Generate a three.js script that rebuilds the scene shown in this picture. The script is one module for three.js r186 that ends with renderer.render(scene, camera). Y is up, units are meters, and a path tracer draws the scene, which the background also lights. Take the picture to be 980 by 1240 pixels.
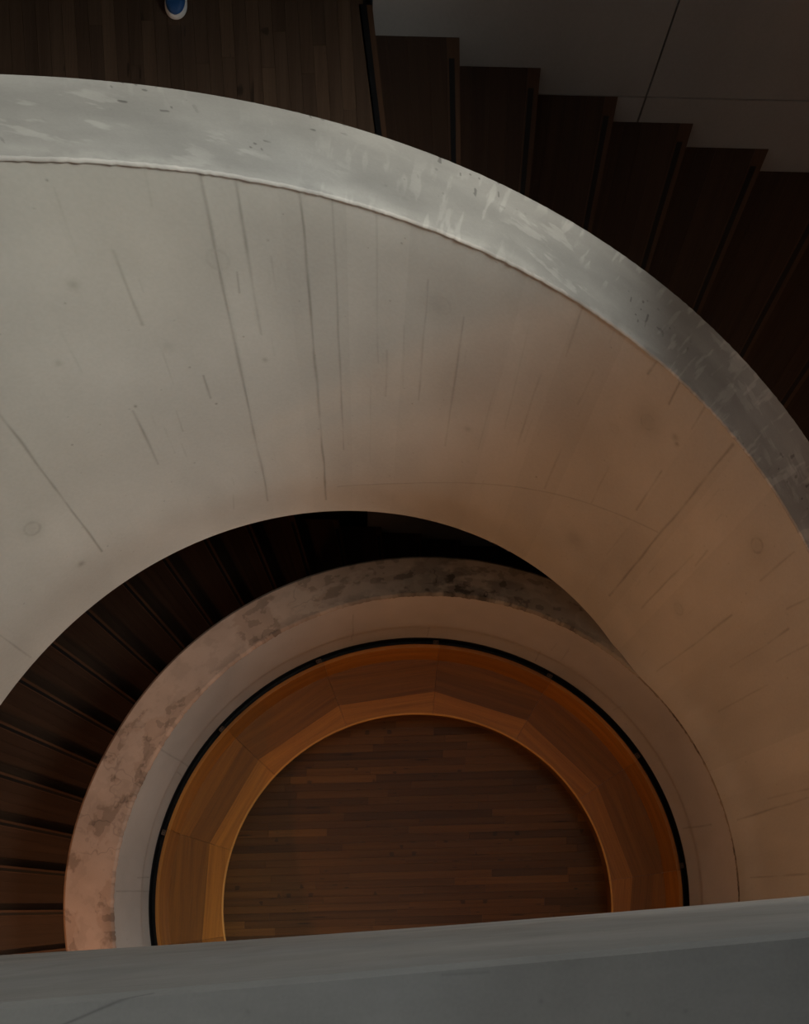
import * as THREE from 'three';
import { mergeGeometries } from 'three/addons/utils/BufferGeometryUtils.js';
import { RoundedBoxGeometry } from 'three/addons/geometries/RoundedBoxGeometry.js';
import { MarchingCubes } from 'three/addons/objects/MarchingCubes.js';
import { RectAreaLightUniformsLib } from 'three/addons/lights/RectAreaLightUniformsLib.js';

// ---------------------------------------------------------------- camera, light, exposure
const scene = new THREE.Scene();
const W = 980, HH = 1240, F = 910, NX = 440, NY = 1114;        // focal length in pixels, pixel of the plumb point
const EYE = 9.2;                                               // eye above the top of the bench back (y = 0)
const camera = new THREE.PerspectiveCamera(2 * Math.atan(HH / 2 / F) * 180 / Math.PI, W / HH, 0.05, 60);
camera.position.set(0, EYE, 0);
camera.up.set(0, 0, -1);
camera.lookAt(0, 0, 0);
camera.setViewOffset(W, HH, W / 2 - NX, HH / 2 - NY, W, HH);   // lens shifted: the camera looks straight down
camera.updateProjectionMatrix();
const renderer = new THREE.WebGLRenderer();
renderer.toneMapping = THREE.LinearToneMapping;
renderer.toneMappingExposure = 1.04;
renderer.shadowMap.enabled = true;
RectAreaLightUniformsLib.init();
scene.background = new THREE.Color(0x0b0d10);

function rectLight(color, intensity, w, h, [x, y, z], [tx, ty, tz]) {
  const l = new THREE.RectAreaLight(color, intensity, w, h);
  l.position.set(x, y, z); l.lookAt(tx, ty, tz); l.castShadow = true; scene.add(l);
  return l;
}
const DAY = new THREE.Color().setRGB(1.0, 1.0, 0.91), WARM = new THREE.Color().setRGB(1.0, 0.43, 0.165);
const WIN = { x: 6.62, y: 11.6, z: -0.9, w: 4.2, h: 3.2 };                 // tall window high in the right wall
rectLight(DAY, 25.5, WIN.w, WIN.h, [WIN.x - 0.1, WIN.y, WIN.z], [WIN.x - 5, WIN.y, WIN.z]);
const LAMP = { x: 1.9, y: 4.35, z: 4.0, r: 0.14 };                          // warm pendant over the lower landing; added dome and dish cut off its light
{ const l = new THREE.PointLight(WARM, 44); l.position.set(LAMP.x, LAMP.y, LAMP.z); l.castShadow = true; l.shadow.radius = 7; scene.add(l); }
const LAMP2 = { x: 5.4, y: 6.7, z: -3.6, r: 0.07 };                          // added unseen lamp that lifts the dark upper treads and rim
const LAMP3 = { x: -4.9, y: 4.6, z: 2.0, r: 0.07 };  // small warm lamp over the lower stair
for (const [p, power] of [[LAMP2, 0.9], [LAMP3, 14]]) { const l = new THREE.PointLight(WARM, power); l.position.set(p.x, p.y, p.z); l.castShadow = true; l.shadow.radius = 3.5; scene.add(l); }

// ---------------------------------------------------------------- helpers
const D2R = Math.PI / 180, lerp = (a, b, t) => a + (b - a) * t, clamp = (v, a = 0, b = 1) => Math.min(b, Math.max(a, v));
const smooth = (a, b, v) => { const t = clamp((v - a) / (b - a)); return t * t * (3 - 2 * t); };
function rng(seed) { let s = seed >>> 0; return () => { s = (s + 0x6d2b79f5) | 0; let t = Math.imul(s ^ (s >>> 15), 1 | s); t = (t + Math.imul(t ^ (t >>> 7), 61 | t)) ^ t; return ((t ^ (t >>> 14)) >>> 0) / 4294967296; }; }
function hash(x, y, s) { let h = Math.imul(x, 374761393) + Math.imul(y, 668265263) + Math.imul(s, 1274126177); h = Math.imul(h ^ (h >>> 13), 1274126177); return ((h ^ (h >>> 16)) >>> 0) / 4294967296; }
function noise(x, y, s = 0) {
  const xi = Math.floor(x), yi = Math.floor(y), fx = x - xi, fy = y - yi, u = fx * fx * (3 - 2 * fx), v = fy * fy * (3 - 2 * fy);
  return lerp(lerp(hash(xi, yi, s), hash(xi + 1, yi, s), u), lerp(hash(xi, yi + 1, s), hash(xi + 1, yi + 1, s), u), v);
}
function fbm(x, y, s, o = 4) { let a = 0, w = 0.5, t = 0; for (let i = 0; i < o; i++) { a += w * noise(x, y, s + i * 17); t += w; x = x * 2.03 + 5.1; y = y * 2.03 + 1.7; w *= 0.5; } return a / t; }
const numbers = new Map();
function numbered(n) { const k = numbers.get(n) || 0; numbers.set(n, k + 1); return k ? n + '_' + String(k).padStart(3, '0') : n; }
function mesh(name, geo, mat, parent) {
  const m = new THREE.Mesh(geo, mat); m.castShadow = m.receiveShadow = true;
  m.name = parent ? name : numbered(name); (parent || scene).add(m); return m;
}
function thing(name, label, category, group) {
  const g = new THREE.Group(); g.name = numbered(name); g.userData = { label, category }; if (group) g.userData.group = group; scene.add(g); return g;
}
function structure(name, label, category) { const g = thing(name, label, category); g.userData.kind = 'structure'; return g; }

// ---------------------------------------------------------------- plan of the stairwell, in metres
const R = 3.3009, AX = 0.6844, AZ = -0.1446, T = 0.117 * R;    // radius of the round well, its axis, thickness of the spiral wall
const pt = (deg, r) => [AX + r * Math.cos(deg * D2R), AZ - r * Math.sin(deg * D2R)];
// a photo pixel seen on the cylinder of radius r about the axis: angle and height
function onCylinder(px, py, r = R) {
  const dx = (px - NX) / F, dz = (py - NY) / F;               // ray (dx, -1, dz) * depth
  const a = dx * dx + dz * dz, b = -2 * (dx * AX + dz * AZ), c = AX * AX + AZ * AZ - r * r;
  const d = (-b + Math.sqrt(b * b - 4 * a * c)) / (2 * a);
  return { a: Math.atan2(-(dz * d - AZ), dx * d - AX) / D2R, y: EYE - d };
}
const cubic = (c, lo, hi) => (deg) => {                        // cubic inside the measured range, straight on outside it
  const f = (t) => ((c[0] * t + c[1]) * t + c[2]) * t + c[3], g = (t) => (3 * c[0] * t + 2 * c[1]) * t + c[2];
  const t = (deg - 90) / 50, u = clamp(t, (lo - 90) / 50, (hi - 90) / 50);
  return f(u) + g(u) * (t - u);
};
const rimDepth = cubic([-0.0439, -0.1599, -1.4184, 3.8935], 46, 127);
const bottomDepth = cubic([-0.1138, 0.3485, -1.4716, 6.6225], 50.5, 157);
const RD = R - 0.045;                                          // the drum stands a little inside the spiral wall above it
const drumTop = (deg) => EYE - RD / R * lerp(7.97, 7.83, smooth(148, 180, ((deg + 540) % 360) - 180 < -60 ? 180 : ((deg + 540) % 360) - 180));
const drumT = (deg) => { const d = ((deg + 540) % 360) - 180; return d < -60 ? 0.53 : lerp(0.42, 0.53, smooth(85, 182, d)); };
const rimTop = (deg) => EYE - rimDepth(deg);
const wallBottom = (deg) => Math.max(EYE - bottomDepth(deg), drumTop(deg));

// lofts: runs(deg) -> list of smooth profile runs, each a list of [radius, height, v]
function loft(runsAt, degs, uOf) {
  const pos = [], uv = [], idx = [], first = runsAt(degs[0]);
  let base = 0;
  first.forEach((run, ri) => {
    const n = run.length;
    degs.forEach((d) => { for (const [r, y, v] of runsAt(d)[ri]) { const [x, z] = pt(d, r); pos.push(x, y, z); uv.push(uOf(d), v); } });
    for (let i = 0; i + 1 < degs.length; i++) for (let j = 0; j + 1 < n; j++) {
      const a = base + i * n + j, b = a + 1, c = a + n, e = c + 1;
      idx.push(a, b, c, b, e, c);
    }
    base += n * degs.length;
  });
  const g = new THREE.BufferGeometry();
  g.setAttribute('position', new THREE.Float32BufferAttribute(pos, 3));
  g.setAttribute('uv', new THREE.Float32BufferAttribute(uv, 2));
  g.setIndex(idx); g.computeVertexNormals();
  return g;
}
function range(a, b, n) { return Array.from({ length: n + 1 }, (_, i) => lerp(a, b, i / n)); }
// prism over a plan polygon [[x, z], ...] between two heights; uv in metres, u along the grain angle
function prism(poly, yTop, yBot, grain = 0, off = 0) {
  const v2 = poly.map(([x, z]) => new THREE.Vector2(x, -z));
  if (THREE.ShapeUtils.isClockWise(v2)) { v2.reverse(); }
  const tri = THREE.ShapeUtils.triangulateShape(v2, []), pos = [], uv = [], c = Math.cos(grain), s = Math.sin(grain);
  const put = (p, y) => { pos.push(p.x, y, -p.y); uv.push(p.x * c + p.y * s + off, -p.x * s + p.y * c + off * 0.37); };
  for (const [a, b, d] of tri) { put(v2[a], yTop); put(v2[b], yTop); put(v2[d], yTop); put(v2[a], yBot); put(v2[d], yBot); put(v2[b], yBot); }
  v2.forEach((p, i) => {
    const q = v2[(i + 1) % v2.length];
    const e = p.distanceTo(q);
    [[p, yTop, 0], [p, yBot, 0], [q, yTop, e], [q, yTop, e], [p, yBot, 0], [q, yBot, e]].forEach(([w, y, u]) => { pos.push(w.x, y, -w.y); uv.push(u + off, y + off); });
  });
  const g = new THREE.BufferGeometry();
  g.setAttribute('position', new THREE.Float32BufferAttribute(pos, 3));
  g.setAttribute('uv', new THREE.Float32BufferAttribute(uv, 2));
  g.computeVertexNormals();
  return g;
}
function box(x0, x1, y0, y1, z0, z1) { const g = new THREE.BoxGeometry(x1 - x0, y1 - y0, z1 - z0); g.translate((x0 + x1) / 2, (y0 + y1) / 2, (z0 + z1) / 2); 
  const p = g.attributes.position, n = g.attributes.normal, u = g.attributes.uv;
  for (let i = 0; i < p.count; i++) { const ax = Math.abs(n.getX(i)) > 0.5, ay = Math.abs(n.getY(i)) > 0.5; u.setXY(i, ax ? p.getZ(i) : p.getX(i), ay ? p.getZ(i) : p.getY(i)); }
  return g; }

// ---------------------------------------------------------------- textures
const toS = (v) => { v = clamp(v); return Math.round(255 * (v <= 0.0031308 ? v * 12.92 : 1.055 * Math.pow(v, 1 / 2.4) - 0.055)); };
function texture(w, h, fn, srgb = true, wrap = THREE.RepeatWrapping) {
  const d = new Uint8Array(w * h * 4);
  for (let y = 0; y < h; y++) for (let x = 0; x < w; x++) {
    const c = fn(x, y), i = (y * w + x) * 4;
    if (srgb) { d[i] = toS(c[0]); d[i + 1] = toS(c[1]); d[i + 2] = toS(c[2]); } else { d[i] = d[i + 1] = d[i + 2] = Math.round(255 * clamp(c)); }
    d[i + 3] = 255;
  }
  const t = new THREE.DataTexture(d, w, h, THREE.RGBAFormat);
  t.magFilter = THREE.LinearFilter; t.minFilter = THREE.LinearMipmapLinearFilter; t.generateMipmaps = true;
  t.wrapS = t.wrapT = wrap; if (srgb) t.colorSpace = THREE.SRGBColorSpace; t.needsUpdate = true;
  return t;
}
// a buffer of marks (0 = clean, 1 = fully dark) that lines, arcs and blots are stamped into
class Marks {
  constructor(w, h, mx, my) { this.w = w; this.h = h; this.mx = mx; this.my = my; this.d = new Float32Array(w * h); this.l = new Float32Array(w * h); }   // mx, my: pixels per metre
  stamp(x, y, r, v, soft = true, light = false) {
    const rx = Math.max(r * this.mx, 0.7), ry = Math.max(r * this.my, 0.7), b = light ? this.l : this.d;
    for (let j = Math.max(0, Math.floor(y - ry * 2)); j <= Math.min(this.h - 1, y + ry * 2); j++) for (let i = Math.max(0, Math.floor(x - rx * 2)); i <= Math.min(this.w - 1, x + rx * 2); i++) {
      const q = Math.hypot((i - x) / rx, (j - y) / ry), k = soft ? Math.exp(-q * q * 1.4) : q < 1 ? 1 : 0, n = j * this.w + i;
      b[n] = Math.max(b[n], k * v);
    }
  }
  path(pts, r, v, seed = 1, broken = 0.35) {
    for (let s = 0; s + 1 < pts.length; s++) {
      const [x0, y0] = pts[s], [x1, y1] = pts[s + 1], L = Math.hypot((x1 - x0) / this.mx, (y1 - y0) / this.my), n = Math.ceil(L / (r * 0.5)) + 1;
      for (let i = 0; i <= n; i++) {
        const t = i / n, x = lerp(x0, x1, t), y = lerp(y0, y1, t), q = (s + t) * L;
        const b = 1 - broken + broken * 2 * (fbm(q * 6, seed, 3, 3) - 0.5) * 1.6;
        this.stamp(x + (noise(q * 5, seed, 9) - 0.5) * r * this.mx * 0.9, y, r * (0.75 + 0.5 * noise(q * 9, seed, 4)), v * clamp(b));
      }
    }
  }
  ring(x, y, r, w, v) { for (let a = 0; a < 360; a += 3) this.stamp(x + Math.cos(a * D2R) * r * this.mx, y + Math.sin(a * D2R) * r * this.my, w, v * (0.5 + 0.5 * noise(a / 40, x, 2))); }
}
// --- board-marked face of the spiral wall: u = angle, v = height within the wall
const UA = -30, UB = 170, TW = 2048, TH = 1024, WALLH = 2.75;
const wm = new Marks(TW, TH, TW / ((UB - UA) * D2R * R), TH / WALLH);
const toWall = ([px, py]) => { const c = onCylinder(px, py); const t = rimTop(c.a), b = EYE - bottomDepth(c.a); return [(c.a - UA) / (UB - UA) * TW, (c.y - b) / (t - b) * TH]; };
const strokes = [                                               // x0, y0, x1, y1, half width in metres, strength
  [242, 205, 327, 610, 0.009, 0.62], [285, 213, 318, 405, 0.009, 0.55], [365, 235, 397, 610, 0.009, 0.66], [404, 240, 417, 545, 0.007, 0.38], [457, 262, 459, 440, 0.006, 0.2],
  [140, 305, 173, 393, 0.009, 0.6], [162, 498, 192, 562, 0.009, 0.55], [248, 455, 256, 482, 0.008, 0.5], [214, 498, 223, 522, 0.007, 0.35], [0, 500, 125, 668, 0.009, 0.66], [0, 768, 45, 800, 0.007, 0.45],
  [66, 228, 95, 310, 0.007, 0.18], [288, 330, 291, 355, 0.007, 0.4], [178, 207, 186, 250, 0.007, 0.14], [520, 340, 508, 485, 0.007, 0.36], [563, 385, 540, 540, 0.008, 0.42], [470, 425, 468, 480, 0.008, 0.35],
  [655, 455, 625, 548, 0.008, 0.34], [640, 400, 612, 520, 0.006, 0.2], [705, 375, 686, 432, 0.008, 0.4], [797, 437, 785, 453, 0.009, 0.6], [824, 462, 811, 490, 0.009, 0.6], [855, 492, 838, 520, 0.008, 0.45],
  [888, 540, 738, 722, 0.011, 0.6], [802, 571, 771, 618, 0.009, 0.5], [680, 545, 660, 592, 0.008, 0.3], [738, 566, 716, 610, 0.008, 0.32], [840, 672, 777, 737, 0.009, 0.48], [962, 669, 921, 704, 0.01, 0.6],
  [857, 668, 842, 686, 0.008, 0.4], [886, 745, 858, 768, 0.011, 0.6], [858, 768, 797, 812, 0.009, 0.45], [980, 724, 953, 738, 0.01, 0.5], [955, 762, 930, 780, 0.01, 0.5], [928, 782, 884, 808, 0.008, 0.35], [980, 780, 940, 802, 0.009, 0.35],
  [980, 966, 897, 992, 0.012, 0.6], [980, 955, 930, 968, 0.01, 0.35], [980, 1059, 912, 1063, 0.011, 0.5], [760, 640, 735, 672, 0.008, 0.25], [490, 395, 489, 470, 0.006, 0.18], [450, 470, 449, 560, 0.006, 0.14], [930, 830, 870, 862, 0.009, 0.3],
  [600, 470, 580, 545, 0.006, 0.2], [720, 450, 700, 490, 0.007, 0.28], [283, 600, 286, 620, 0.007, 0.3],
];
strokes.forEach(([a, b, c, d, w, v], i) => wm.path([toWall([a, b]), toWall([c, d])], w, v, i + 1));
wm.path([[410, 591], [450, 588], [490, 586], [530, 585], [570, 585.5], [610, 588], [650, 594], [690, 603], [730, 616], [765, 630], [797, 645]].map(toWall), 0.007, 0.42, 77, 0.2);
for (const [x, y, r, v] of [[40, 640, 0.045, 0.42], [785, 512, 0.05, 0.4], [917, 661, 0.05, 0.45], [265, 315, 0.05, 0.22], [535, 371, 0.055, 0.2], [822, 738, 0.05, 0.25], [745, 520, 0.03, 0.12]]) {
  const [u, w] = toWall([x, y]); wm.ring(u, w, r, 0.016, v); wm.stamp(u, w, r * 1.9, v * 0.5);
}
for (const [x, y, r, v] of [[785, 512, 0.13, 0.28], [697, 655, 0.12, 0.26], [818, 530, 0.03, 0.4], [567, 520, 0.03, 0.3], [100, 683, 0.03, 0.5], [530, 370, 0.1, 0.18], [820, 538, 0.02, 0.5], [165, 492, 0.01, 0.7], [263, 489, 0.008, 0.7], [650, 578, 0.008, 0.8], [90, 345, 0.03, 0.3], [72, 440, 0.02, 0.3], [205, 420, 0.04, 0.15], [322, 436, 0.02, 0.35]]) { const [u, w] = toWall([x, y]); wm.stamp(u, w, r, v); }
{ const q = rng(5); for (let i = 0; i < 260; i++) { const x = q() * TW, y = q() * TH; wm.stamp(x, y, 0.003 + 0.004 * q(), 0.25 + 0.4 * q()); }
  for (let i = 0; i < 120; i++) { const x = q() * TW, y = q() * TH, l = (0.05 + 0.25 * q()) * wm.my; wm.path([[x, y], [x, y + l]], 0.006, 0.08 + 0.14 * q(), i + 200, 0.6); } }
function concreteAt(X, Y, s) {                                  // metres; neutral cast concrete with clouds and fine grain
  const cloud = fbm(X * 0.9, Y * 0.9, s, 4) - 0.5, mid = fbm(X * 4, Y * 2.4, s + 40, 3) - 0.5, fine = noise(X * 90, Y * 90, s + 80) - 0.5, warm = fbm(X * 0.6 + 9, Y * 0.7, s + 120, 3) - 0.5;
  const k = 0.4 * (1 + cloud * 0.4 + mid * 0.16 + fine * 0.06);   // one concrete for every wall
  return [k * (1 + warm * 0.05), k, k * (1 - warm * 0.07)];
}
const wallMap = texture(TW, TH, (x, y) => {
  const X = x / wm.mx, Y = y / wm.my, i = y * TW + x, board = (noise(Math.floor(X / 0.32), 3, 7) - 0.5) * 0.05 * smooth(0.3, 0.6, fbm(X * 0.4, Y * 0.5, 90, 2));
  const c = concreteAt(X, Y, 1), m = 1 - wm.d[i] * 0.68;
  return c.map((v, j) => v * (1 + board * 2) * m * [0.99, 1.02, 0.98][j] * (j === 2 ? 1 - wm.d[i] * 0.05 : 1));
}, true, THREE.MirroredRepeatWrapping);
const wallBump = texture(TW, TH, (x, y) => { const X = x / wm.mx, Y = y / wm.my; return 0.7 + 0.12 * (fbm(X * 3, Y * 3, 200, 3) - 0.5) - 0.4 * wm.d[y * TW + x]; }, false, THREE.MirroredRepeatWrapping);
const M = {};
const std = (o) => new THREE.MeshStandardMaterial(o);
M.spiral = std({ map: wallMap, bumpMap: wallBump, bumpScale: 0.006, roughness: 0.62 });

// --- general concrete, uv in metres (4 m tile)
const gen = (seed, base, fn) => texture(1024, 1024, (x, y) => { const X = x / 256, Y = y / 256; let c = concreteAt(X, Y, seed); c = c.map((v, i) => v * base[i]); return fn ? fn(c, X, Y) : c; }, true, THREE.MirroredRepeatWrapping);
const tile = (t, s) => { const c = t.clone(); c.repeat.set(s, s); c.needsUpdate = true; return c; };
const plain = tile(gen(31, [1, 1, 1]), 0.25);
M.concrete = std({ map: plain, roughness: 0.75 });
M.outer = std({ map: plain, roughness: 0.8 });
// floated top of the spiral wall: pale trowel drags and scratches, denser to the well side (v = 0)
const copingMap = tile(texture(2048, 256, (x, y) => {
  const X = x / 256, Y = y / 256 * 0.42, c = concreteAt(X * 1.6, Y * 2.2, 51);
  const zone = smooth(0.46, 0.6, fbm(X * 1.5, Y * 2, 64, 2)), hatch = smooth(0.6, 0.74, fbm(X * 30 + Y * 9, Y * 7 - X * 2, 61, 3)) * zone, scuff = smooth(0.56, 0.68, fbm(X * 9 - Y * 12, Y * 22, 63, 4)) * smooth(0.5, 0.62, fbm(X * 2.3, Y * 4, 75, 2));
  const lip = smooth(0.075, 0.01, Y) * smooth(0.4, 0.6, fbm(X * 7, Y * 12, 71, 4)), wash = fbm(X * 2.2 + Y * 3, Y * 8 - X * 0.9, 66, 5) - 0.5;
  const pit = smooth(0.86, 0.9, noise(X * 42, Y * 42, 68)) * smooth(0.55, 0.7, noise(X * 3, Y * 5, 69));
  return c.map((v, i) => v * [0.76, 0.74, 0.7][i] * (0.97 + 0.32 * hatch + 0.24 * scuff + 0.24 * lip + 0.5 * wash - 0.45 * pit));
}), 1);
copingMap.wrapS = THREE.MirroredRepeatWrapping; copingMap.wrapT = THREE.ClampToEdgeWrapping; copingMap.repeat.set(1 / 8, 1);
M.coping = std({ map: copingMap, bumpMap: copingMap, bumpScale: 0.0012, roughness: 0.6 });
// worn top of the drum: pinkish laitance with brown stains
const drumCopeMap = texture(2048, 256, (x, y) => {               // half the ring: angle 20 to 200 degrees
  const X = x / 2048 * 10.9, Y = y / 256 * 0.5, c = concreteAt(X * 2, Y * 2, 151), deg = 20 + x / 2048 * 180;
  const patch = smooth(0.5, 0.56, fbm(X * 2.6, Y * 4, 161, 6)), speck = smooth(0.54, 0.6, fbm(X * 11, Y * 13, 164, 4)), edge = smooth(0.13, 0.02, Y) * smooth(0.46, 0.54, fbm(X * 5, Y * 8, 165, 5));
  const soot = Math.exp(-(((deg - 84) / 13) ** 2)) * smooth(0.42, 0.56, fbm(X * 2.4, Y * 5, 166, 5)), grey = smooth(128, 88, deg), crack = smooth(0.02, 0.004, Math.abs(fbm(X * 3, Y * 3, 171, 4) - 0.5)) * smooth(0.5, 0.6, fbm(X * 1.3, Y, 172, 2));
  const k = 1 - patch * 0.13 - speck * (0.08 + 0.16 * patch) - edge * 0.26 - soot * 0.42 - grey * 0.1 - crack * 0.2;
  return [c[0] * lerp(0.9, 0.74, grey) * k, c[1] * 0.66 * k * (1 - 0.04 * patch), c[2] * lerp(0.53, 0.54, grey) * k * (1 - 0.07 * patch)];
}, true, THREE.MirroredRepeatWrapping);
M.drumCoping = std({ map: drumCopeMap, bumpMap: drumCopeMap, bumpScale: 0.003, roughness: 0.85 });
// inside face of the drum: u = angle over 360 degrees, v = height
const DW = 2048, DH = 256, DY0 = -0.1, DY1 = 1.4, dm = new Marks(DW, DH, DW / (2 * Math.PI * R), DH / (DY1 - DY0));
const toDrum = ([px, py]) => { const c = onCylinder(px, py); return [((c.a + 360) % 360) / 360 * DW, (c.y - DY0) / (DY1 - DY0) * DH]; };
[[136, 1078, 182, 1079, 0.008, 0.7], [162, 1062, 182, 1062, 0.007, 0.7], [192, 905, 231, 929, 0.009, 0.6], [427, 740, 427, 778, 0.008, 0.7], [521, 756, 518, 772, 0.008, 0.6], [416, 760, 428, 757, 0.007, 0.4], [657, 785, 648, 802, 0.009, 0.6], [677, 775, 670, 784, 0.008, 0.4], [692, 782, 681, 798, 0.009, 0.4], [866, 998, 826, 1004, 0.01, 0.6], [742, 862, 755, 853, 0.008, 0.4], [222, 940, 216, 935, 0.008, 0.6]]
  .forEach(([a, b, c, d, w, v], i) => dm.path([toDrum([a, b]), toDrum([c, d])], w, v, i + 400, 0.2));
{ const q = rng(8); for (let i = 0; i < 90; i++) dm.stamp(q() * DW, q() * DH, 0.004 + 0.008 * q(), 0.2 + 0.5 * q()); }
const drumMap = texture(DW, DH, (x, y) => { const c = concreteAt(x / dm.mx, y / dm.my, 251), m = 1 - dm.d[y * DW + x] * 0.6; return c.map((v) => v * m); });
M.drum = std({ map: drumMap, roughness: 0.6 });

// bridge parapet: u = metres along it, v = metres across (2.05 to 2.45 is the top)
const pm = new Marks(1024, 1024, 1024, 1024), topZ = (x) => 0.052 - 0.088 * x - 0.006 * x * x;
const onTop = ([px, py]) => { const x = (px - NX) / F * 0.75; return [(x + 0.5) * 1024, (0.05 + ((py - NY) / F * 0.75 - topZ(x) - 0.006) * 1.015) * 1024]; };
pm.path([[182, 1196], [140, 1213], [75, 1241], [20, 1262]].map(onTop), 0.0022, 0.8, 3, 0.15);
pm.path([[535, 1180], [590, 1177]].map(onTop), 0.0022, 0.4, 4, 0.3);
for (const [x, y] of [[760, 1228], [830, 1224], [655, 1212], [300, 1225]]) { const [u, v] = onTop([x, y]); pm.stamp(u, v, 0.003, 0.35); }
const parapetMap = texture(1024, 1024, (x, y) => concreteAt(x / 256, y / 256, 431)  .map((v) => v * (1 + 0.1 * (fbm(x / 60, y / 14, 440, 3) - 0.5)) * (1 - 0.5 * pm.d[y * 1024 + x])), true, THREE.MirroredRepeatWrapping);
M.parapet = std({ map: parapetMap, roughness: 0.8 });
// --- wood: grain runs along u, uv in metres, 2 m by 0.5 m tile
const woodMap = (seed, knots) => { const t = texture(1024, 512, (x, y) => {
  const X = x / 512, Y = y / 512 * 0.5, w = fbm(X * 1.5, Y * 8, seed, 3) * 0.05;
  const line = fbm(X * 2.2, (Y + w) * 170, seed + 5, 3) - 0.5, broad = fbm(X * 0.8, (Y + w) * 26, seed + 9, 3) - 0.5, pore = smooth(0.7, 0.82, noise(X * 26, Y * 520, seed + 11));
  const knot = knots ? smooth(0.86, 0.92, noise(X * 7, Y * 26, seed + 14)) : 0;
  const k = (1 + 0.3 * line + 0.5 * broad - 0.14 * pore) * (1 - 0.55 * knot);
  return [0.8 * k, 0.8 * k * (1 + broad * 0.1), 0.8 * k * (1 + broad * 0.15)];
}); t.wrapS = t.wrapT = THREE.MirroredRepeatWrapping; t.repeat.set(0.5, 2); return t; };
const oakMap = woodMap(301, false), floorMap = woodMap(341, true);
const tones = (map, rgb, list, rough, extra = {}) => list.map((k) => new THREE.MeshPhysicalMaterial({ map, color: new THREE.Color().setRGB(rgb[0] * k, rgb[1] * k * (0.96 + 0.04 * k), rgb[2] * k), roughness: rough, ...extra }));
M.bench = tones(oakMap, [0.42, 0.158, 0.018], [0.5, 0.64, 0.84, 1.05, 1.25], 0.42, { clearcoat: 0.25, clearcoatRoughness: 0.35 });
M.edgeHighlight = new THREE.MeshPhysicalMaterial({ map: oakMap, color: new THREE.Color().setRGB(0.85, 0.42, 0.1), roughness: 0.4 });  // paler oak colour stands in for light caught along the rounded edge
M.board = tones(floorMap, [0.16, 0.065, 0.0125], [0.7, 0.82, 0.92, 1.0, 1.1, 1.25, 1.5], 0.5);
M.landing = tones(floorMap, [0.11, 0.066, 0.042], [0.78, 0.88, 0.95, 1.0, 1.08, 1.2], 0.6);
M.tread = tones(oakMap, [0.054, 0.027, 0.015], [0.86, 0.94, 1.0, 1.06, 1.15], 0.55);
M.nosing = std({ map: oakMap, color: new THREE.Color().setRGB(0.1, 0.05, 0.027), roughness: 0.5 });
M.black = std({ color: 0x0c0e11, roughness: 0.55 });
M.steel = std({ color: 0x15181c, roughness: 0.45, metalness: 0.6 });
M.bracket = std({ color: 0x5a4a40, roughness: 0.4, metalness: 0.6 });
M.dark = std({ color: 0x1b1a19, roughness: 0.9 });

// ---------------------------------------------------------------- room shell
const X0 = -6.3, X1 = 6.8, Z1 = 5.6, Y0 = -3.5, Y1 = 15.2, ZW = -5.775;
const wallZ = (x) => ZW + 0.024 * (x - 0.6);
const DECKX = 3.4, LAND = EYE - 4.75, RISE = 0.164, STEP = 5.8, TH0 = 96.9;
{ // far wall: cast panels with open joints, an opening to the gallery beyond the landing
  const w = structure('wall_back', 'dark concrete outer wall of large cast panels above the upper stair', 'wall');
  mesh('backing', mergeGeometries([box(0.06, X1 + 0.4, Y0, Y1, ZW - 0.5, ZW - 0.08), box(X0 - 0.4, -4.2, Y0, Y1, ZW - 0.5, ZW - 0.2), box(-4.2, 0.06, LAND + 2.7, Y1, ZW - 0.5, ZW - 0.2), box(-4.2, 0.06, Y0, LAND - 0.4, ZW - 0.5, ZW - 0.2)]), M.dark, w);
  const xs = [0.055, 1.975, 4.4, X1], ys = [Y0, 0.9, 3.955, 7.2, 10.4, Y1];
  for (let i = 0; i < 3; i++) for (let j = 0; j < 5; j++) {
    const a = xs[i] + 0.006, b = xs[i + 1] - 0.006, c = ys[j] + 0.005, d = ys[j + 1] - 0.005;
    mesh('wall_panel', prism([[a, wallZ(a)], [b, wallZ(b)], [b, ZW - 0.1], [a, ZW - 0.1]], d, c, 0, i * 1.7 + j), M.outer, w);
  }
}
{ const w = structure('wall_left', 'plain concrete wall closing the stairwell beside the lower stair', 'wall'); mesh('wall_body', box(X0 - 0.4, X0, Y0, Y1, ZW, Z1), M.outer, w); }
{ const w = structure('wall_front', 'plain concrete wall behind the bridge', 'wall'); mesh('wall_body', box(X0 - 0.4, X1 + 0.4, Y0, Y1, Z1, Z1 + 0.4), M.outer, w); }
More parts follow.
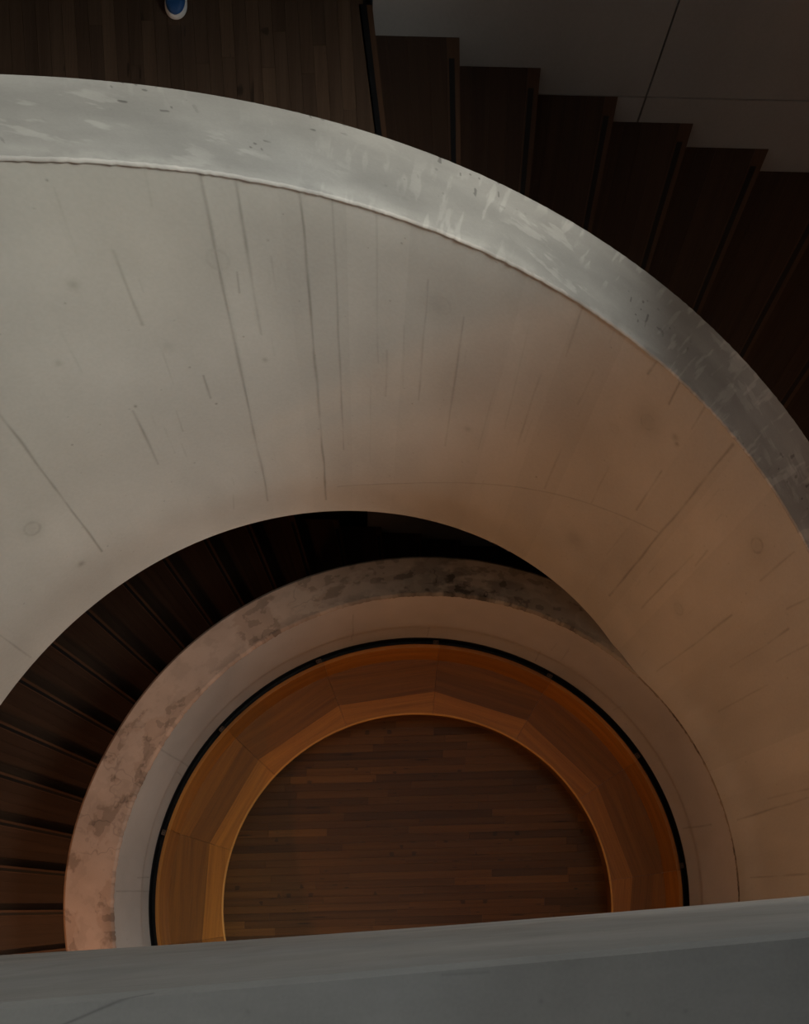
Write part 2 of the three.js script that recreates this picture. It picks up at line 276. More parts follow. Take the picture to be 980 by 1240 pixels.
{ const w = structure('wall_right', 'concrete wall with a high window opening', 'wall');
  const a = WIN.z - WIN.w / 2, b = WIN.z + WIN.w / 2, c = WIN.y - WIN.h / 2, d = WIN.y + WIN.h / 2;
  mesh('wall_body', mergeGeometries([box(X1, X1 + 0.4, Y0, c, ZW, Z1), box(X1, X1 + 0.4, d, Y1, ZW, Z1), box(X1, X1 + 0.4, c, d, ZW, a), box(X1, X1 + 0.4, c, d, b, Z1)]), M.outer, w);
  const win = structure('window_1', 'tall daylight window high in the right wall', 'window');
  const fr = []; for (const z of range(a, b, 3)) fr.push(box(X1 - 0.02, X1 + 0.06, c, d, z - 0.03, z + 0.03)); for (const y of range(c, d, 2)) fr.push(box(X1 - 0.02, X1 + 0.06, y - 0.03, y + 0.03, a, b));
  mesh('window_frame', mergeGeometries(fr), M.steel, win);
  const glow = std({ color: 0x202428, emissive: DAY, emissiveIntensity: 2.0 });
  for (let i = 0; i < 3; i++) for (let j = 0; j < 2; j++) mesh('pane', box(X1 + 0.04, X1 + 0.05, lerp(c, d, j / 2) + 0.03, lerp(c, d, (j + 1) / 2) - 0.03, lerp(a, b, i / 3) + 0.03, lerp(a, b, (i + 1) / 3) - 0.03), glow, win);
}
{ const c = structure('ceiling', 'concrete ceiling over the stairwell', 'ceiling'); mesh('slab', box(X0 - 0.4, X1 + 0.4, Y1, Y1 + 0.3, ZW - 0.5, Z1 + 0.4), M.outer, c); }
{ const c = structure('floor_foundation', 'concrete base slab under the stairs', 'floor'); mesh('slab', box(X0 - 0.4, X1 + 0.4, Y0 - 0.3, Y0, ZW - 0.5, Z1 + 0.4), M.dark, c); }

// ---------------------------------------------------------------- spiral wall and the drum it lands on
{
  const g = thing('spiral_balustrade', 'tall curved concrete balustrade wall sweeping down around the well', 'balustrade');
  const uw = (d) => (d - UA) / (UB - UA), degs = range(-50, 186, 300), cap = 0.014;
  const bulge = (s, d, y) => lerp(0.05 * smooth(0.78, 1.02, s), (RD - R + 0.002) * smooth(0.45, 0.02, y - drumTop(d)), smooth(56, 46, d));   // undercut; run out into the drum where it lands
  mesh('wall_face', loft((d) => {
    const t = rimTop(d) - cap, b = Math.min(wallBottom(d), t - 0.01), full = EYE - bottomDepth(d), run = [];
    for (let i = 0; i <= 28; i++) { const s = i / 28, y = lerp(t, b, s), v = (y - full) / (rimTop(d) - full); run.push([R + bulge(1 - v, d, y) + (i === 0 ? 0.006 : 0), y, v]); }
    return [run, [[run[28][0], b, run[28][2]], [R + T, b, run[28][2]]], [[R + T, b, 0], [R + T, t, 1]]];
  }, degs, uw), M.spiral, g);
  mesh('coping', loft((d) => {
    const t = rimTop(d), w = 0.005 * (noise(d * 7, 1, 3) - 0.5) + 0.003 * (noise(d * 31, 1, 5) - 0.5), c = 0.005, b = t - cap;
    return [[[R - 0.002 + w, b, 0], [R - 0.002 + w, t - c, 0.01], [R + c + w, t, 0.03]], [[R + c + w, t, 0.03], [R + T * 0.5, t + 0.002, 0.5], [R + T - c, t, 0.97]], [[R + T - c, t, 0.97], [R + T + w, t - c, 0.99], [R + T + w, b, 1]]];
  }, range(-50, 186, 700), (d) => d * D2R * R), M.coping, g);
}
{
  const g = thing('seating_drum', 'round low concrete drum wall with a stained pinkish top around the bench', 'drum');
  const degs = range(0, 360, 240);
  mesh('drum_wall', loft((d) => {
    const t = drumTop(d) - 0.03, run = [];
    for (let i = 0; i <= 36; i++) { const y = lerp(t, -0.9, i / 36); run.push([RD + 0.004, y, (y - DY0) / (DY1 - DY0)]); }
    for (const p of run) p[0] += 0.055 * smooth(0.5, 0.3, p[1]);
    return [run, [[R + 0.014, -0.9, 0], [R + drumT(d) - 0.06, -0.9, 0]], [[R + drumT(d) - 0.06, Y0, 0], [R + drumT(d) - 0.06, t, 1]]];
  }, degs, (d) => d / 360), M.drum, g);
  mesh('coping', loft((d) => {
    const t = drumTop(d), w = 0.008 * (noise(d * 5, 2, 3) - 0.5) + 0.006 * (noise(d * 17, 1, 5) - 0.5), c = d < 60 ? lerp(0.004, 0.028, smooth(40, 55, d)) : 0.028, b = t - 0.03, o = (R + drumT(d)) * RD / R;
    return [[[RD + w, b, 0], [RD + w, t - c, 0.02], [RD + c * 0.3 + w, t - c * 0.3, 0.03], [RD + c + w, t, 0.04]], [[RD + c + w, t, 0.04], [lerp(RD, o, 0.5), t, 0.5], [o - c, t, 0.96]], [[o - c, t, 0.96], [o, t - c, 0.98], [o, b, 1]]];
  }, range(0, 360, 900), (d) => (d - 20) / 180), M.drumCoping, g);
}

// ---------------------------------------------------------------- round bench with its floor
const SEATY = -0.3, FLOORY = -0.76, RIN = 2.462, RBACK = 3.153, RTOP = 3.235, SEG = 360 / 14, PH = 8.3;
{
  const b = thing('round_bench', 'ring-shaped orange oak bench built inside the concrete drum', 'bench'), q = rng(21);
  for (let k = 0; k < 14; k++) {
    const mid = PH + SEG * (k + 0.5), cuts = [2.2, 2.683, 2.95, 3.4];
    for (let j = 0; j < 3; j++) {
      const ha = SEG / 2 * D2R - 0.0006, clip = (P, keep, cut) => P.flatMap((p, i) => { const n = P[(i + 1) % P.length], o = []; if (keep(p)) o.push(p); if (keep(p) !== keep(n)) { const t = (cut - p[1]) / (n[1] - p[1]); o.push([lerp(p[0], n[0], t), cut]); } return o; });
      let poly = [...range(-ha, ha, 20).map((t) => [Math.sin(t) * RIN, Math.cos(t) * RIN]), ...range(ha, -ha, 20).map((t) => [Math.sin(t) * RBACK, Math.cos(t) * RBACK])];
      poly = clip(poly, (p) => p[1] >= cuts[j] + 0.0006, cuts[j] + 0.0006); poly = clip(poly, (p) => p[1] <= cuts[j + 1] - 0.0006, cuts[j + 1] - 0.0006);
      const sh = new THREE.Shape(poly.map(([u, v]) => new THREE.Vector2(u, v)));
      const geo = new THREE.ExtrudeGeometry(sh, { depth: 0.034, bevelEnabled: true, bevelThickness: 0.004, bevelSize: 0.0006, bevelSegments: 1, curveSegments: 1 });
      const uv = geo.attributes.uv, off = q() * 3; for (let i = 0; i < uv.count; i++) uv.setXY(i, uv.getX(i) + off, uv.getY(i) + off * 0.7);
      // local x = along the chord, local y = outward: turn flat, then about the axis
      const m = new THREE.Matrix4().makeBasis(new THREE.Vector3(Math.sin(mid * D2R), 0, Math.cos(mid * D2R)), new THREE.Vector3(Math.cos(mid * D2R), 0, -Math.sin(mid * D2R)), new THREE.Vector3(0, 1, 0));
      m.setPosition(AX, SEATY - 0.038, AZ);
      geo.applyMatrix4(m);
      const tone = [3 + (q() > 0.6 ? 1 : 0), q() > 0.6 ? 1 : 0, 1 + Math.floor(q() * 2)][j];
      mesh('seat_board', geo, M.bench[tone], b);
    }
    // rounded front lip and the panel under it
    const a0 = PH + SEG * k + 0.03, a1 = PH + SEG * (k + 1) - 0.03;
    mesh('front_edge', loft(() => { const r = []; for (let i = 0; i <= 6; i++) { const t = i / 6 * Math.PI; r.push([RIN - 0.009 * Math.sin(t) + 0.001, SEATY - 0.012 + 0.014 * Math.cos(t), i / 60]); } return [[[RIN + 0.016, SEATY - 0.001, 0.1], [RIN + 0.014, SEATY + 0.002, 0.12], r[0]], r]; }, range(a0, a1, 20), (d) => d * D2R * RIN), M.edgeHighlight, b);
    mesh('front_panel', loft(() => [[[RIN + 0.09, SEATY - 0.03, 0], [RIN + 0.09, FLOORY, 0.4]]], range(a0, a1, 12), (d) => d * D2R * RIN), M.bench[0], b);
    mesh('backrest_panel', loft(() => [[[RBACK - 0.012, SEATY - 0.03, 0], [RTOP - 0.05, -0.01, 0.28], [RTOP - 0.045, -0.002, 0.29]], [[RTOP - 0.045, -0.002, 0.29], [RTOP - 0.004, 0, 0.33], [RTOP, -0.004, 0.335], [RTOP, -0.2, 0.5]]], range(a0, a1, 16), (d) => d * D2R * R), M.bench[2 + (k % 2)], b);
    // bracket with two screws bridging the black gap
    const ba = PH + 0.9 + SEG * k, [bx, bz] = pt(ba, (RTOP + R) / 2 + 0.004);
    const bg = new RoundedBoxGeometry(0.05, 0.012, 0.07, 1, 0.004); bg.rotateY(ba * D2R); bg.translate(bx, -0.03, bz);
    const br = mesh('bracket', bg, M.bracket, b);
    for (const s of [-1, 1]) { const [sx, sz] = pt(ba + s * 0.3, (RTOP + R) / 2 + 0.004); const sg = new THREE.CylinderGeometry(0.007, 0.007, 0.006, 10); sg.translate(sx, -0.022, sz); mesh('screw', sg, M.steel, br); }
  }
  mesh('steel_channel', loft(() => [[[RTOP + 0.001, -0.06, 0], [RTOP + 0.001, -0.13, 0.1]], [[RTOP + 0.001, -0.13, 0.1], [R + 0.03, -0.13, 0.2]], [[R + 0.03, -0.13, 0.2], [R + 0.034, -0.005, 0.3]], [[R + 0.034, -0.005, 0.3], [R + 0.012, -0.005, 0.33]], [[R + 0.012, -0.005, 0.33], [R + 0.012, -0.125, 0.4]]], range(0, 360, 180), (d) => d * D2R * R), M.black, b);
}
{
  const f = structure('floor', 'dark strip oak floor inside the round bench', 'floor'), q = rng(33), rr = RIN + 0.3;
  const tilt = -1.6 * D2R, c = Math.cos(tilt), s = Math.sin(tilt), bw = 0.1;
  mesh('subfloor', (() => { const g = new THREE.CylinderGeometry(R + 0.02, R + 0.02, 0.1, 96); g.translate(AX, FLOORY - 0.075, AZ); return g; })(), M.dark, f);
  for (let row = -Math.ceil(rr / bw); row < rr / bw; row++) {
    const v0 = row * bw + 0.0012, v1 = (row + 1) * bw - 0.0012, half = Math.sqrt(Math.max(0, rr * rr - Math.min(v0 * v0, v1 * v1)));
    if (v1 > 1.5) continue;                                    // wholly under the bridge side
    let u = -half - q() * 0.9;
    while (u < half) {
      const L = 0.75 + q() * 1.3, a = Math.max(u, -half), e = Math.min(u + L, half); u += L;
      if (e - a < 0.08) continue;
      const P = [[a + 0.001, v0], [e - 0.001, v0], [e - 0.001, v1], [a + 0.001, v1]].map(([x, z]) => [AX + x * c - z * -s, AZ + z * c + x * s]);
      const k = q(); mesh('floor_board', prism(P, FLOORY + q() * 0.0015, FLOORY - 0.02, -tilt, q() * 5), M.board[k > 0.93 ? 6 : Math.floor(q() * 6)], f);
    }
  }
}

// ---------------------------------------------------------------- stairs
function outerRadius(deg) {                                    // distance from the axis to the enclosing walls
  const c = Math.cos(deg * D2R), s = Math.sin(deg * D2R); let r = 20;
  if (s + 0.024 * c > 0.01) r = Math.min(r, (AZ - ZW - 0.024 * (AX - 0.6)) / (s + 0.024 * c));
  if (c > 0.01) r = Math.min(r, (X1 - AX) / c);
  if (c < -0.01) r = Math.min(r, (X0 - AX) / c);
  if (s < -0.01) r = Math.min(r, (AZ - Z1) / s);
  return r - 0.004;
}
function wedge(a, b, rin, ends = 0) { const P = [], n = Math.max(2, Math.ceil(Math.abs(b - a) / 1.5)); for (const d of range(a, b, n)) P.push(pt(d, rin)); for (const d of range(b, a, n)) P.push(pt(d, outerRadius(d) - ends)); return P; }
function flight(root, count, line0, step, yTop0, rin, seed) {   // line0: angle of the first grip strip; treads go down clockwise
  const q = rng(seed);
  for (let i = 0; i < count; i++) {
    const y = yTop0 - RISE * i, edge = line0 - step * i, start = edge + step - 0.55 + 0.35, end = edge - 0.55;
    const gr = ((start + end) / 2) * D2R;
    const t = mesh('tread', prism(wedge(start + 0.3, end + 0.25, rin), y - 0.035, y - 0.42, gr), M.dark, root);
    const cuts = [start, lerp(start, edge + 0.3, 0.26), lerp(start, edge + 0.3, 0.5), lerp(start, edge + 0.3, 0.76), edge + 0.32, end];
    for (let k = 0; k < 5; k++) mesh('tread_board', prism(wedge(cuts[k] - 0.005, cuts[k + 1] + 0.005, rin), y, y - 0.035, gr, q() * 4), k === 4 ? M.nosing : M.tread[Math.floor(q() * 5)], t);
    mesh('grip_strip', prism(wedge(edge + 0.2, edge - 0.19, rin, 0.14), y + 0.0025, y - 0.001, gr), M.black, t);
  }
}
{
  const s = thing('upper_stair_flight', 'dark wooden stair treads with black grip strips beside the high concrete wall', 'stairs');
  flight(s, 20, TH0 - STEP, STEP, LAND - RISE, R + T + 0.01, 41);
}
{
  const s = thing('lower_stair_flight', 'brown wooden stair treads with black grip strips curving around the drum', 'stairs');
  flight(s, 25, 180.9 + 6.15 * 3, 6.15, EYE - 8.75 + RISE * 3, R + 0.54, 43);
}
{ // upper landing: boards square to the far wall, running on through the opening
  const f = structure('floor_landing', 'dark plank landing at the head of the stair beside the tall balustrade', 'floor'), q = rng(51);
  const end = TH0 - 0.55, y = LAND;
  mesh('landing_slab', (() => { const P = [...range(end + 0.3, 178, 24).map((d) => pt(d, R + T + 0.02)), [X0, pt(178, R)[1]], [X0, ZW], [-4.2, ZW], [-4.2, -10], [0.05, -10], [0.05, wallZ(0.05)], pt(end + 0.3, outerRadius(end + 0.3))]; return prism(P, y - 0.03, y - 0.4); })(), M.dark, f);
  const bw = 0.083;
  for (let i = 0; i < 58; i++) {
    // boards fan gently: nearly parallel to the last riser line at the stair, square to the wall further on
    const x1 = -i * bw, x0 = x1 - bw + 0.0014, lean = 0.06;
    const inner = (x) => { const dx = x - AX, r = R + T + 0.03; return Math.abs(dx) < r ? AZ - Math.sqrt(r * r - dx * dx) : AZ; };
    let z = -9.8 + q() * 0.8; const zEnd = Math.min(inner(x0), inner(x1));
    while (z < zEnd) {
      const L = 0.7 + q() * 1.3, e = Math.min(z + L, zEnd);
      if (e - z > 0.05 && e > -8.2) {
        const sk = (zz) => (zz + 5.77) * lean;
        mesh('floor_board', prism([[x0 + sk(z), z + 0.001], [x1 + sk(z), z + 0.001], [x1 + sk(e), e - 0.001], [x0 + sk(e), e - 0.001]], y, y - 0.025, Math.PI / 2, q() * 5), M.landing[Math.floor(q() * 6)], f);
      }
      z += L;
    }
  }
  // wedge of boards between the last straight board and the first riser, with its grip strip
  const w0 = TH0 + 0.32;
  const xz = (zz) => 0.0 + (zz + 5.77) * 0.06;
  const tri = (za, zb) => [[xz(za), za], [xz(zb), zb]];
  const inn = pt(w0, R + T + 0.03), out = pt(w0, outerRadius(w0));
  mesh('floor_board', prism([...tri(inn[1], out[1]), out, inn], y, y - 0.025, Math.PI / 2), M.landing[3], f);
  mesh('nosing_board', prism(wedge(w0 - 0.01, end, R + T + 0.03), y, y - 0.035, TH0 * D2R), M.nosing, f);
  mesh('grip_strip', prism(wedge(TH0 + 0.2, TH0 - 0.19, R + T + 0.03, 0.0), y + 0.0025, y - 0.001, 0), M.black, f);
}
{ const f = structure('floor_lower_landing', 'wooden landing hidden below the bridge', 'floor'); mesh('landing_slab', prism(wedge(-20.5, -154.5, R + 0.55), EYE - 8.75 + RISE * 4, EYE - 9.2), M.tread[2], f); }
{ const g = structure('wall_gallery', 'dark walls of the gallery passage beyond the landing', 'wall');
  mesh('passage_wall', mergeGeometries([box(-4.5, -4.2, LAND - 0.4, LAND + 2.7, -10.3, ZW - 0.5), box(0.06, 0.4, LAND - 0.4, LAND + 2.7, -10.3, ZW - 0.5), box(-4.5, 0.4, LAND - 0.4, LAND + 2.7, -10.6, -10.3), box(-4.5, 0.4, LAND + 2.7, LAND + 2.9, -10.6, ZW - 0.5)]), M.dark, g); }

// ---------------------------------------------------------------- bridge under the camera
{
  const b = thing('bridge_parapet', 'grey concrete parapet crossing over the well above the bench', 'parapet');
  const d1 = 0.75, d2 = 3.5, z1 = (x) => 0.052 - 0.088 * x - 0.006 * x * x, z2 = (x) => 0.054 - 0.072 * x - 0.004 * x * x;
  const xs = range(X0 + 0.01, X1 - 0.01, 90), yT = EYE - d1, yB = EYE - d2, pos = [], uv = [], idx = [];
  const rows = [[z2, 0, yB, -0.7], [z1, 0, yT - 0.012, 2.03], [z1, 0.006, yT, 2.05], [z1, 0.4, yT, 2.45], [z1, 0.4, yB, 5.2], [z2, 0, yB, 5.6]];
  for (let j = 0; j + 1 < rows.length; j++) { const base = pos.length / 3; for (const x of xs) for (const k of [j, j + 1]) { const [f, o, y, v] = rows[k]; pos.push(x, y, f(x) + o); uv.push(x + 0.5, v); }
    for (let i = 0; i + 1 < xs.length; i++) { const a = base + i * 2; idx.push(a, a + 2, a + 1, a + 1, a + 2, a + 3); } }
  const g = new THREE.BufferGeometry(); g.setAttribute('position', new THREE.Float32BufferAttribute(pos, 3)); g.setAttribute('uv', new THREE.Float32BufferAttribute(uv, 2)); g.setIndex(idx); g.computeVertexNormals();
  mesh('parapet_wall', g, M.parapet, b);
  const s = structure('floor_bridge_shade', 'concrete bridge deck behind the parapet with unseen right and back decks added to shade the stair', 'floor');
  mesh('deck', mergeGeometries([prism([[X0 + 0.01, 1.1], [DECKX + 1, 1.1], [DECKX + 1, -0.6], [DECKX - 0.1, -1.9], [DECKX - 0.3, -3.55], [X0 + 0.01, -3.55], [X0 + 0.01, ZW + 0.05], [X1 - 0.01, ZW + 0.16], [X1 - 0.01, Z1 - 0.01], [X0 + 0.01, Z1 - 0.01]], 7.3, 7.0)]), M.outer, s);  // right and back decks added out of view to shade rim, treads, landing
  const u = structure('ceiling_shade_slab', 'added unseen concrete slab and beam that shade the parapet', 'ceiling');
  mesh('slab', mergeGeometries([box(0.05, 3.1, 9.55, 9.85, -1.5, Z1 - 0.01), box(2.8, 3.1, 8.47, 9.55, -1.5, Z1 - 0.01)]), M.outer, u);  // added slab and beam keep window light off the parapet
  const l = thing('pendant_lamp', 'warm pendant lantern below the bridge deck with an added dome and dish that cut off its light', 'lamp');
  const gl = new THREE.SphereGeometry(LAMP.r, 32, 20); gl.translate(LAMP.x, LAMP.y, LAMP.z);
  mesh('globe', gl, std({ color: 0x332211, emissive: WARM, emissiveIntensity: 4 }), l);
  const l2 = thing('added_fill_lamp', 'added unseen fill lamp on the underside of the right-hand deck', 'lamp');
  const bulb = new THREE.SphereGeometry(LAMP2.r, 24, 16); bulb.translate(LAMP2.x, LAMP2.y, LAMP2.z); mesh('bulb', bulb, std({ color: 0x332211, emissive: WARM, emissiveIntensity: 2 }), l2);
  const rose = new THREE.CylinderGeometry(0.09, 0.11, 7.0 - LAMP2.y - LAMP2.r + 0.02, 24); rose.translate(LAMP2.x, (7.0 + LAMP2.y + LAMP2.r - 0.02) / 2, LAMP2.z); mesh('base', rose, M.steel, l2);
  const l3 = thing('wall_lamp', 'small round glass wall lamp on an arm beside the lower stair', 'lamp');
  const bulb3 = new THREE.SphereGeometry(LAMP3.r, 24, 16); bulb3.translate(LAMP3.x, LAMP3.y, LAMP3.z); mesh('bulb', bulb3, std({ color: 0x332211, emissive: WARM, emissiveIntensity: 2 }), l3);
  const arm = new THREE.CylinderGeometry(0.015, 0.015, LAMP3.x - LAMP3.r - X0 + 0.02, 12); arm.rotateZ(Math.PI / 2); arm.translate((LAMP3.x - LAMP3.r + X0) / 2 + 0.01, LAMP3.y, LAMP3.z); mesh('arm', arm, M.steel, l3);
  const dome = []; for (let i = 0; i <= 14; i++) { const a = i / 14 * Math.PI / 2; dome.push(new THREE.Vector2(0.3 * Math.sin(a), 0.24 * Math.cos(a))); } for (let i = 14; i >= 0; i--) { const a = i / 14 * Math.PI / 2; dome.push(new THREE.Vector2(0.29 * Math.sin(a), 0.23 * Math.cos(a))); }
  const dg = new THREE.LatheGeometry(dome, 40); dg.translate(LAMP.x, LAMP.y - 0.01, LAMP.z); mesh('lamp_shade', dg, M.steel, l);  // dome added to keep the warm light off the upper walls
  const dish = new THREE.LatheGeometry([[0, 0], [0.35, 0.03], [0.35, 0.04], [0, 0.01]].map(([x, y]) => new THREE.Vector2(x, y)), 40); dish.translate(LAMP.x, LAMP.y - 0.19, LAMP.z); mesh('cutoff_dish', dish, M.steel, l);  // dish added to keep direct lamp light off bench and floor
  const stem = new THREE.CylinderGeometry(0.01, 0.01, 0.1, 8); stem.translate(LAMP.x, LAMP.y - 0.15, LAMP.z); mesh('stem', stem, M.steel, l);
  const cord = new THREE.CylinderGeometry(0.008, 0.008, 7.0 - LAMP.y - LAMP.r, 8); cord.translate(LAMP.x, (7.0 + LAMP.y + LAMP.r) / 2, LAMP.z); mesh('cord', cord, M.black, l);
  const cup = new THREE.CylinderGeometry(0.05, 0.06, 0.06, 20); cup.translate(LAMP.x, LAMP.y + LAMP.r + 0.12, LAMP.z); mesh('lamp_holder', cup, M.steel, l);
}

// ---------------------------------------------------------------- a walker on the landing; only the toe of one shoe comes into the picture
function blob(sdf, c, half, res, name, mat, parent) {          // meshes a distance field inside a cube
  const mc = new MarchingCubes(res, mat, false, false, 120000), n = mc.size, h = n / 2; mc.isolation = 0;
  for (let k = 0; k < n; k++) for (let j = 0; j < n; j++) for (let i = 0; i < n; i++) mc.field[i + j * n + k * n * n] = -sdf(c[0] + (i - h) / h * half, c[1] + (j - h) / h * half, c[2] + (k - h) / h * half);
  mc.update();
  const p = mc.positionArray.slice(0, mc.count * 3), nn = mc.normalArray.slice(0, mc.count * 3), uv = new Float32Array(mc.count * 2);
  for (let i = 0; i < mc.count; i++) { p[i * 3] = p[i * 3] * half + c[0]; p[i * 3 + 1] = p[i * 3 + 1] * half + c[1]; p[i * 3 + 2] = p[i * 3 + 2] * half + c[2]; uv[i * 2] = p[i * 3]; uv[i * 2 + 1] = p[i * 3 + 1]; }
  const g = new THREE.BufferGeometry(); g.setAttribute('position', new THREE.BufferAttribute(p, 3)); g.setAttribute('normal', new THREE.BufferAttribute(nn, 3)); g.setAttribute('uv', new THREE.BufferAttribute(uv, 2));
  return mesh(name, g, mat, parent);
}
const smin = (a, b, k) => { const h = clamp(0.5 + 0.5 * (b - a) / k); return lerp(b, a, h) - k * h * (1 - h); };
const bones = (list, k) => (x, y, z) => { let d = 9; for (const [a, b, ra, rb] of list) {
  const vx = b[0] - a[0], vy = b[1] - a[1], vz = b[2] - a[2], t = clamp(((x - a[0]) * vx + (y - a[1]) * vy + (z - a[2]) * vz) / (vx * vx + vy * vy + vz * vz + 1e-9));
  d = smin(d, Math.hypot(x - a[0] - vx * t, y - a[1] - vy * t, z - a[2] - vz * t) - lerp(ra, rb, t), k); } return d; };
{
  const p = thing('person', 'person in a blue running shoe walking on the dark plank landing', 'person');
  p.position.set(-1.1, LAND + 0.001, -6.15);                 // faces the well (+z)
  const skin = std({ color: 0xb98a6c, roughness: 0.6 }), navy = std({ color: 0x1c222c, roughness: 0.85 }), denim = std({ color: 0x20242b, roughness: 0.9 });
  const blue = std({ color: new THREE.Color().setRGB(0.008, 0.07, 0.24), roughness: 0.6 }), white = std({ color: 0xc9ced2, roughness: 0.5 }), lace = std({ color: 0x14171c, roughness: 0.8 });
  const hipL = [-0.08, 0.9, 0], hipR = [0.09, 0.9, 0], kneeL = [-0.085, 0.5, 0.17], ankL = [-0.08, 0.115, 0.245], kneeR = [0.1, 0.47, 0.03], ankR = [0.1, 0.16, -0.32];
  const shL = [-0.185, 1.4, 0], shR = [0.185, 1.4, 0], elL = [-0.235, 1.12, -0.07], elR = [0.235, 1.12, 0.02], wrL = [-0.215, 0.89, 0.03], wrR = [0.215, 0.9, 0.14];
  const finger = (w, s) => { const o = []; for (let i = 0; i < 4; i++) { const fx = w[0] + (i === 0 || i === 3 ? 0.0 : s * 0.004), fz = w[2] + 0.03 - i * 0.02, l = [0.036, 0.042, 0.04, 0.03][i]; o.push([[fx, w[1] - 0.09, fz], [fx - s * 0.006, w[1] - 0.09 - l, fz + 0.004], 0.0095, 0.009], [[fx - s * 0.006, w[1] - 0.09 - l, fz + 0.004], [fx - s * 0.026, w[1] - 0.09 - l * 1.75, fz + 0.008], 0.009, 0.008]); }
    o.push([[w[0], w[1] - 0.035, w[2] + 0.03], [w[0] - s * 0.02, w[1] - 0.075, w[2] + 0.06], 0.013, 0.011], [[w[0] - s * 0.02, w[1] - 0.075, w[2] + 0.06], [w[0] - s * 0.024, w[1] - 0.105, w[2] + 0.064], 0.011, 0.009]);
    return o; };
  const palm = (w) => [[[w[0], w[1], w[2]], [w[0], w[1] - 0.085, w[2] + 0.02], 0.026, 0.022], [[w[0], w[1] - 0.03, w[2] + 0.01], [w[0], w[1] - 0.085, w[2] - 0.022], 0.022, 0.02]];
  const head = bones([[[0, 1.64, 0.0], [0, 1.6, 0.025], 0.094, 0.08], [[0, 1.56, 0.04], [0, 1.53, 0.055], 0.058, 0.04], [[0, 1.53, -0.01], [0, 1.42, -0.02], 0.055, 0.062], [[0, 1.605, 0.1], [0, 1.575, 0.118], 0.012, 0.016], [[-0.088, 1.615, 0.0], [-0.092, 1.585, 0.0], 0.016, 0.012], [[0.088, 1.615, 0.0], [0.092, 1.585, 0.0], 0.016, 0.012], [[-0.022, 1.548, 0.088], [0.022, 1.548, 0.088], 0.012, 0.012]], 0.02);
  const geoms = [];
  const body = blob(head, [0, 1.58, 0.02], 0.2, 56, 'body', skin, p);
  const hands = [[wrL, -1], [wrR, 1]].map(([w, s]) => { const q = bones(palm(w), 0.02), f = finger(w, s), each = []; for (let i = 0; i < 8; i += 2) each.push(bones([f[i], f[i + 1]], 0.004)); each.push(bones([f[8], f[9]], 0.006));
    return blob((x, y, z) => { let d = q(x, y, z); for (const e of each) d = smin(d, e(x, y, z), 0.006); return d; }, [w[0], w[1] - 0.08, w[2] + 0.02], 0.12, 56, 'hand', skin, p); });
  for (const h of hands) { geoms.push(h.geometry); p.remove(h); }
  body.geometry = mergeGeometries([body.geometry, ...geoms]);
  for (const s of [-1, 1]) { const e = new THREE.SphereGeometry(0.011, 12, 8); e.translate(s * 0.032, 1.622, 0.098); mesh('eye', e, std({ color: 0x2a2320, roughness: 0.3 }), p); }
  blob((x, y, z) => Math.max(bones([[[0, 1.655, -0.012], [0, 1.62, -0.03], 0.105, 0.095]], 0.02)(x, y, z), (z - 0.045) * 0.8 - (y - 1.66) * 0.9 - 0.02), [0, 1.64, -0.01], 0.16, 40, 'hair', std({ color: 0x241a14, roughness: 0.8 }), p);
  blob(bones([[[0, 1.3, 0], [0, 1.02, 0], 0.15, 0.135], [[-0.09, 1.34, 0], [0.09, 1.34, 0], 0.125, 0.125], [[0, 1.0, 0], [0, 0.88, 0], 0.14, 0.15], [shL, elL, 0.075, 0.056], [elL, [lerp(elL[0], wrL[0], 0.95), lerp(elL[1], wrL[1], 0.95), lerp(elL[2], wrL[2], 0.95)], 0.055, 0.042], [shR, elR, 0.075, 0.056], [elR, [lerp(elR[0], wrR[0], 0.95), lerp(elR[1], wrR[1], 0.95), lerp(elR[2], wrR[2], 0.95)], 0.055, 0.042], [[0, 1.42, -0.01], [0, 1.46, -0.01], 0.08, 0.07]], 0.05), [0, 1.15, 0.02], 0.46, 72, 'jacket', navy, p);
  blob(bones([[[-0.06, 0.9, 0], [0.06, 0.9, 0], 0.125, 0.125], [hipL, kneeL, 0.09, 0.062], [kneeL, ankL, 0.062, 0.05], [hipR, kneeR, 0.09, 0.062], [kneeR, ankR, 0.062, 0.05]], 0.035), [0, 0.52, -0.02], 0.56, 80, 'trousers', denim, p);
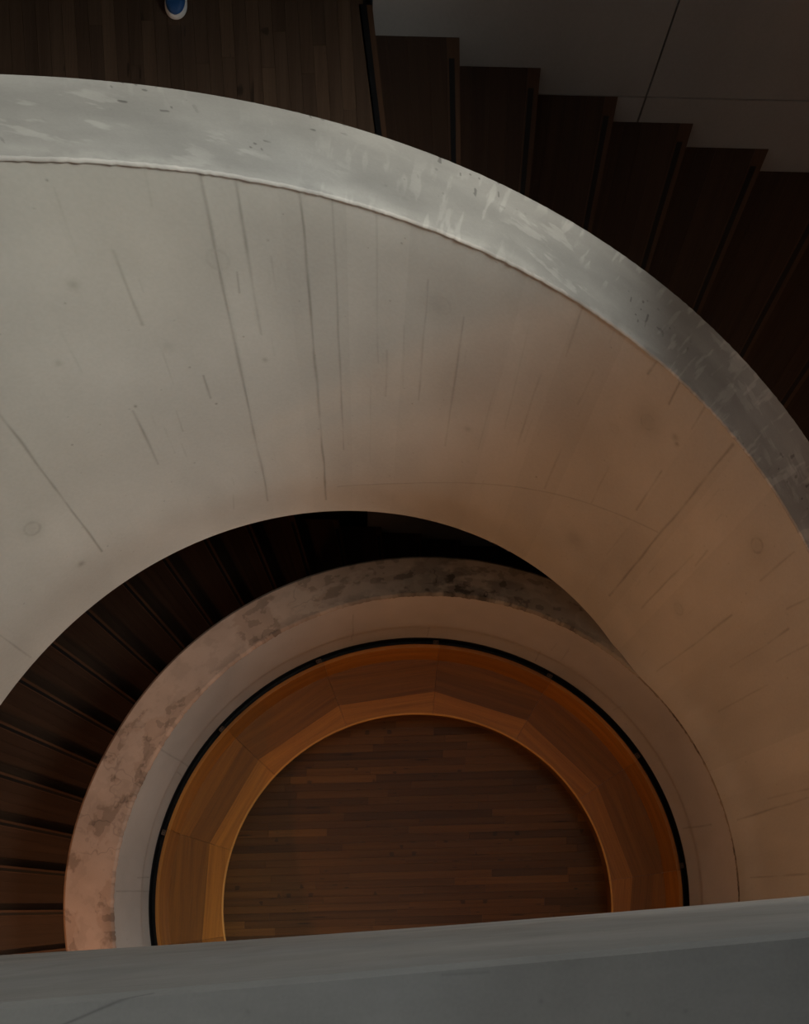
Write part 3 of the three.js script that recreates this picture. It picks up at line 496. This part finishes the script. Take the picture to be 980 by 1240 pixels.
  const shoe = (ank, tilt) => {                                // heel at z = -0.09, toe at z = +0.21 from the ankle
    const g = new THREE.Group(); g.name = 'shoe';
    const sec = (z) => { const t = (z + 0.09) / 0.3, toe = Math.sqrt(clamp(1 - Math.pow(clamp((t - 0.7) / 0.3), 2.2))), heel = Math.sqrt(clamp(1 - Math.pow(clamp((0.16 - t) / 0.16), 2))); return { w: lerp(0.04, 0.062, smooth(0.2, 0.72, t)) * Math.max(toe * heel, 0.02), t, e: Math.max(toe * heel, 0.02) }; };
    const hull = (y0, top, grow, n = 36, m = 20) => { const pos = [], idx = [], uv = []; for (let i = 0; i <= n; i++) { const z = -0.09 + 0.3 * (1 - Math.cos(Math.PI * i / n)) / 2, c = sec(z); for (let j = 0; j <= m; j++) { const a = j / m * Math.PI * 2, cx = Math.cos(a), sy = Math.sin(a), hh = top(c.t) * c.e; pos.push((c.w + grow * c.e) * Math.sign(cx) * Math.pow(Math.abs(cx), 0.6), y0 + (sy > 0 ? Math.pow(sy, 0.75) * hh : sy * 0.012 * c.e), z + grow * Math.sin((c.t - 0.5) * Math.PI) ); uv.push(j / m, i / n); } }
      for (let i = 0; i < n; i++) for (let j = 0; j < m; j++) { const a = i * (m + 1) + j, b = a + 1, c = a + m + 1, d = c + 1; idx.push(a, c, b, b, c, d); }
      const q = new THREE.BufferGeometry(); q.setAttribute('position', new THREE.Float32BufferAttribute(pos, 3)); q.setAttribute('uv', new THREE.Float32BufferAttribute(uv, 2)); q.setIndex(idx); q.computeVertexNormals(); return q; };
    mesh('upper', hull(0.03, (t) => lerp(0.085, 0.042, smooth(0.25, 0.85, t)), 0), blue, g);
    mesh('sole', hull(0.012, (t) => 0.03 + 0.012 * smooth(0.9, 1, t), 0.009), white, g);
    const ln = []; for (let i = 0; i < 5; i++) { const b = new RoundedBoxGeometry(0.05 - i * 0.003, 0.008, 0.011, 1, 0.003); b.rotateX(0.28); b.translate(0, 0.112 - i * 0.0105, 0.045 + i * 0.021); ln.push(b); }
    const tg = new RoundedBoxGeometry(0.034, 0.014, 0.16, 1, 0.006); tg.rotateX(0.36); tg.translate(0, 0.093, 0.085); ln.push(tg);
    mesh('laces', mergeGeometries(ln.map((q) => q.toNonIndexed ? (q.index ? q.toNonIndexed() : q) : q)), lace, g);
    for (const s of [-1, 1]) { const st = new RoundedBoxGeometry(0.006, 0.03, 0.09, 1, 0.003); st.rotateX(-0.5); st.translate(s * 0.058, 0.055, 0.06); mesh('side_stripe', st, white, g); }
    g.position.set(ank[0], 0, ank[2] + 0.01); g.rotation.x = tilt; p.add(g); return g;
  };
  shoe(ankL, 0); const rear = shoe(ankR, 0.5); rear.position.y = 0.10;
}

renderer.render(scene, camera);
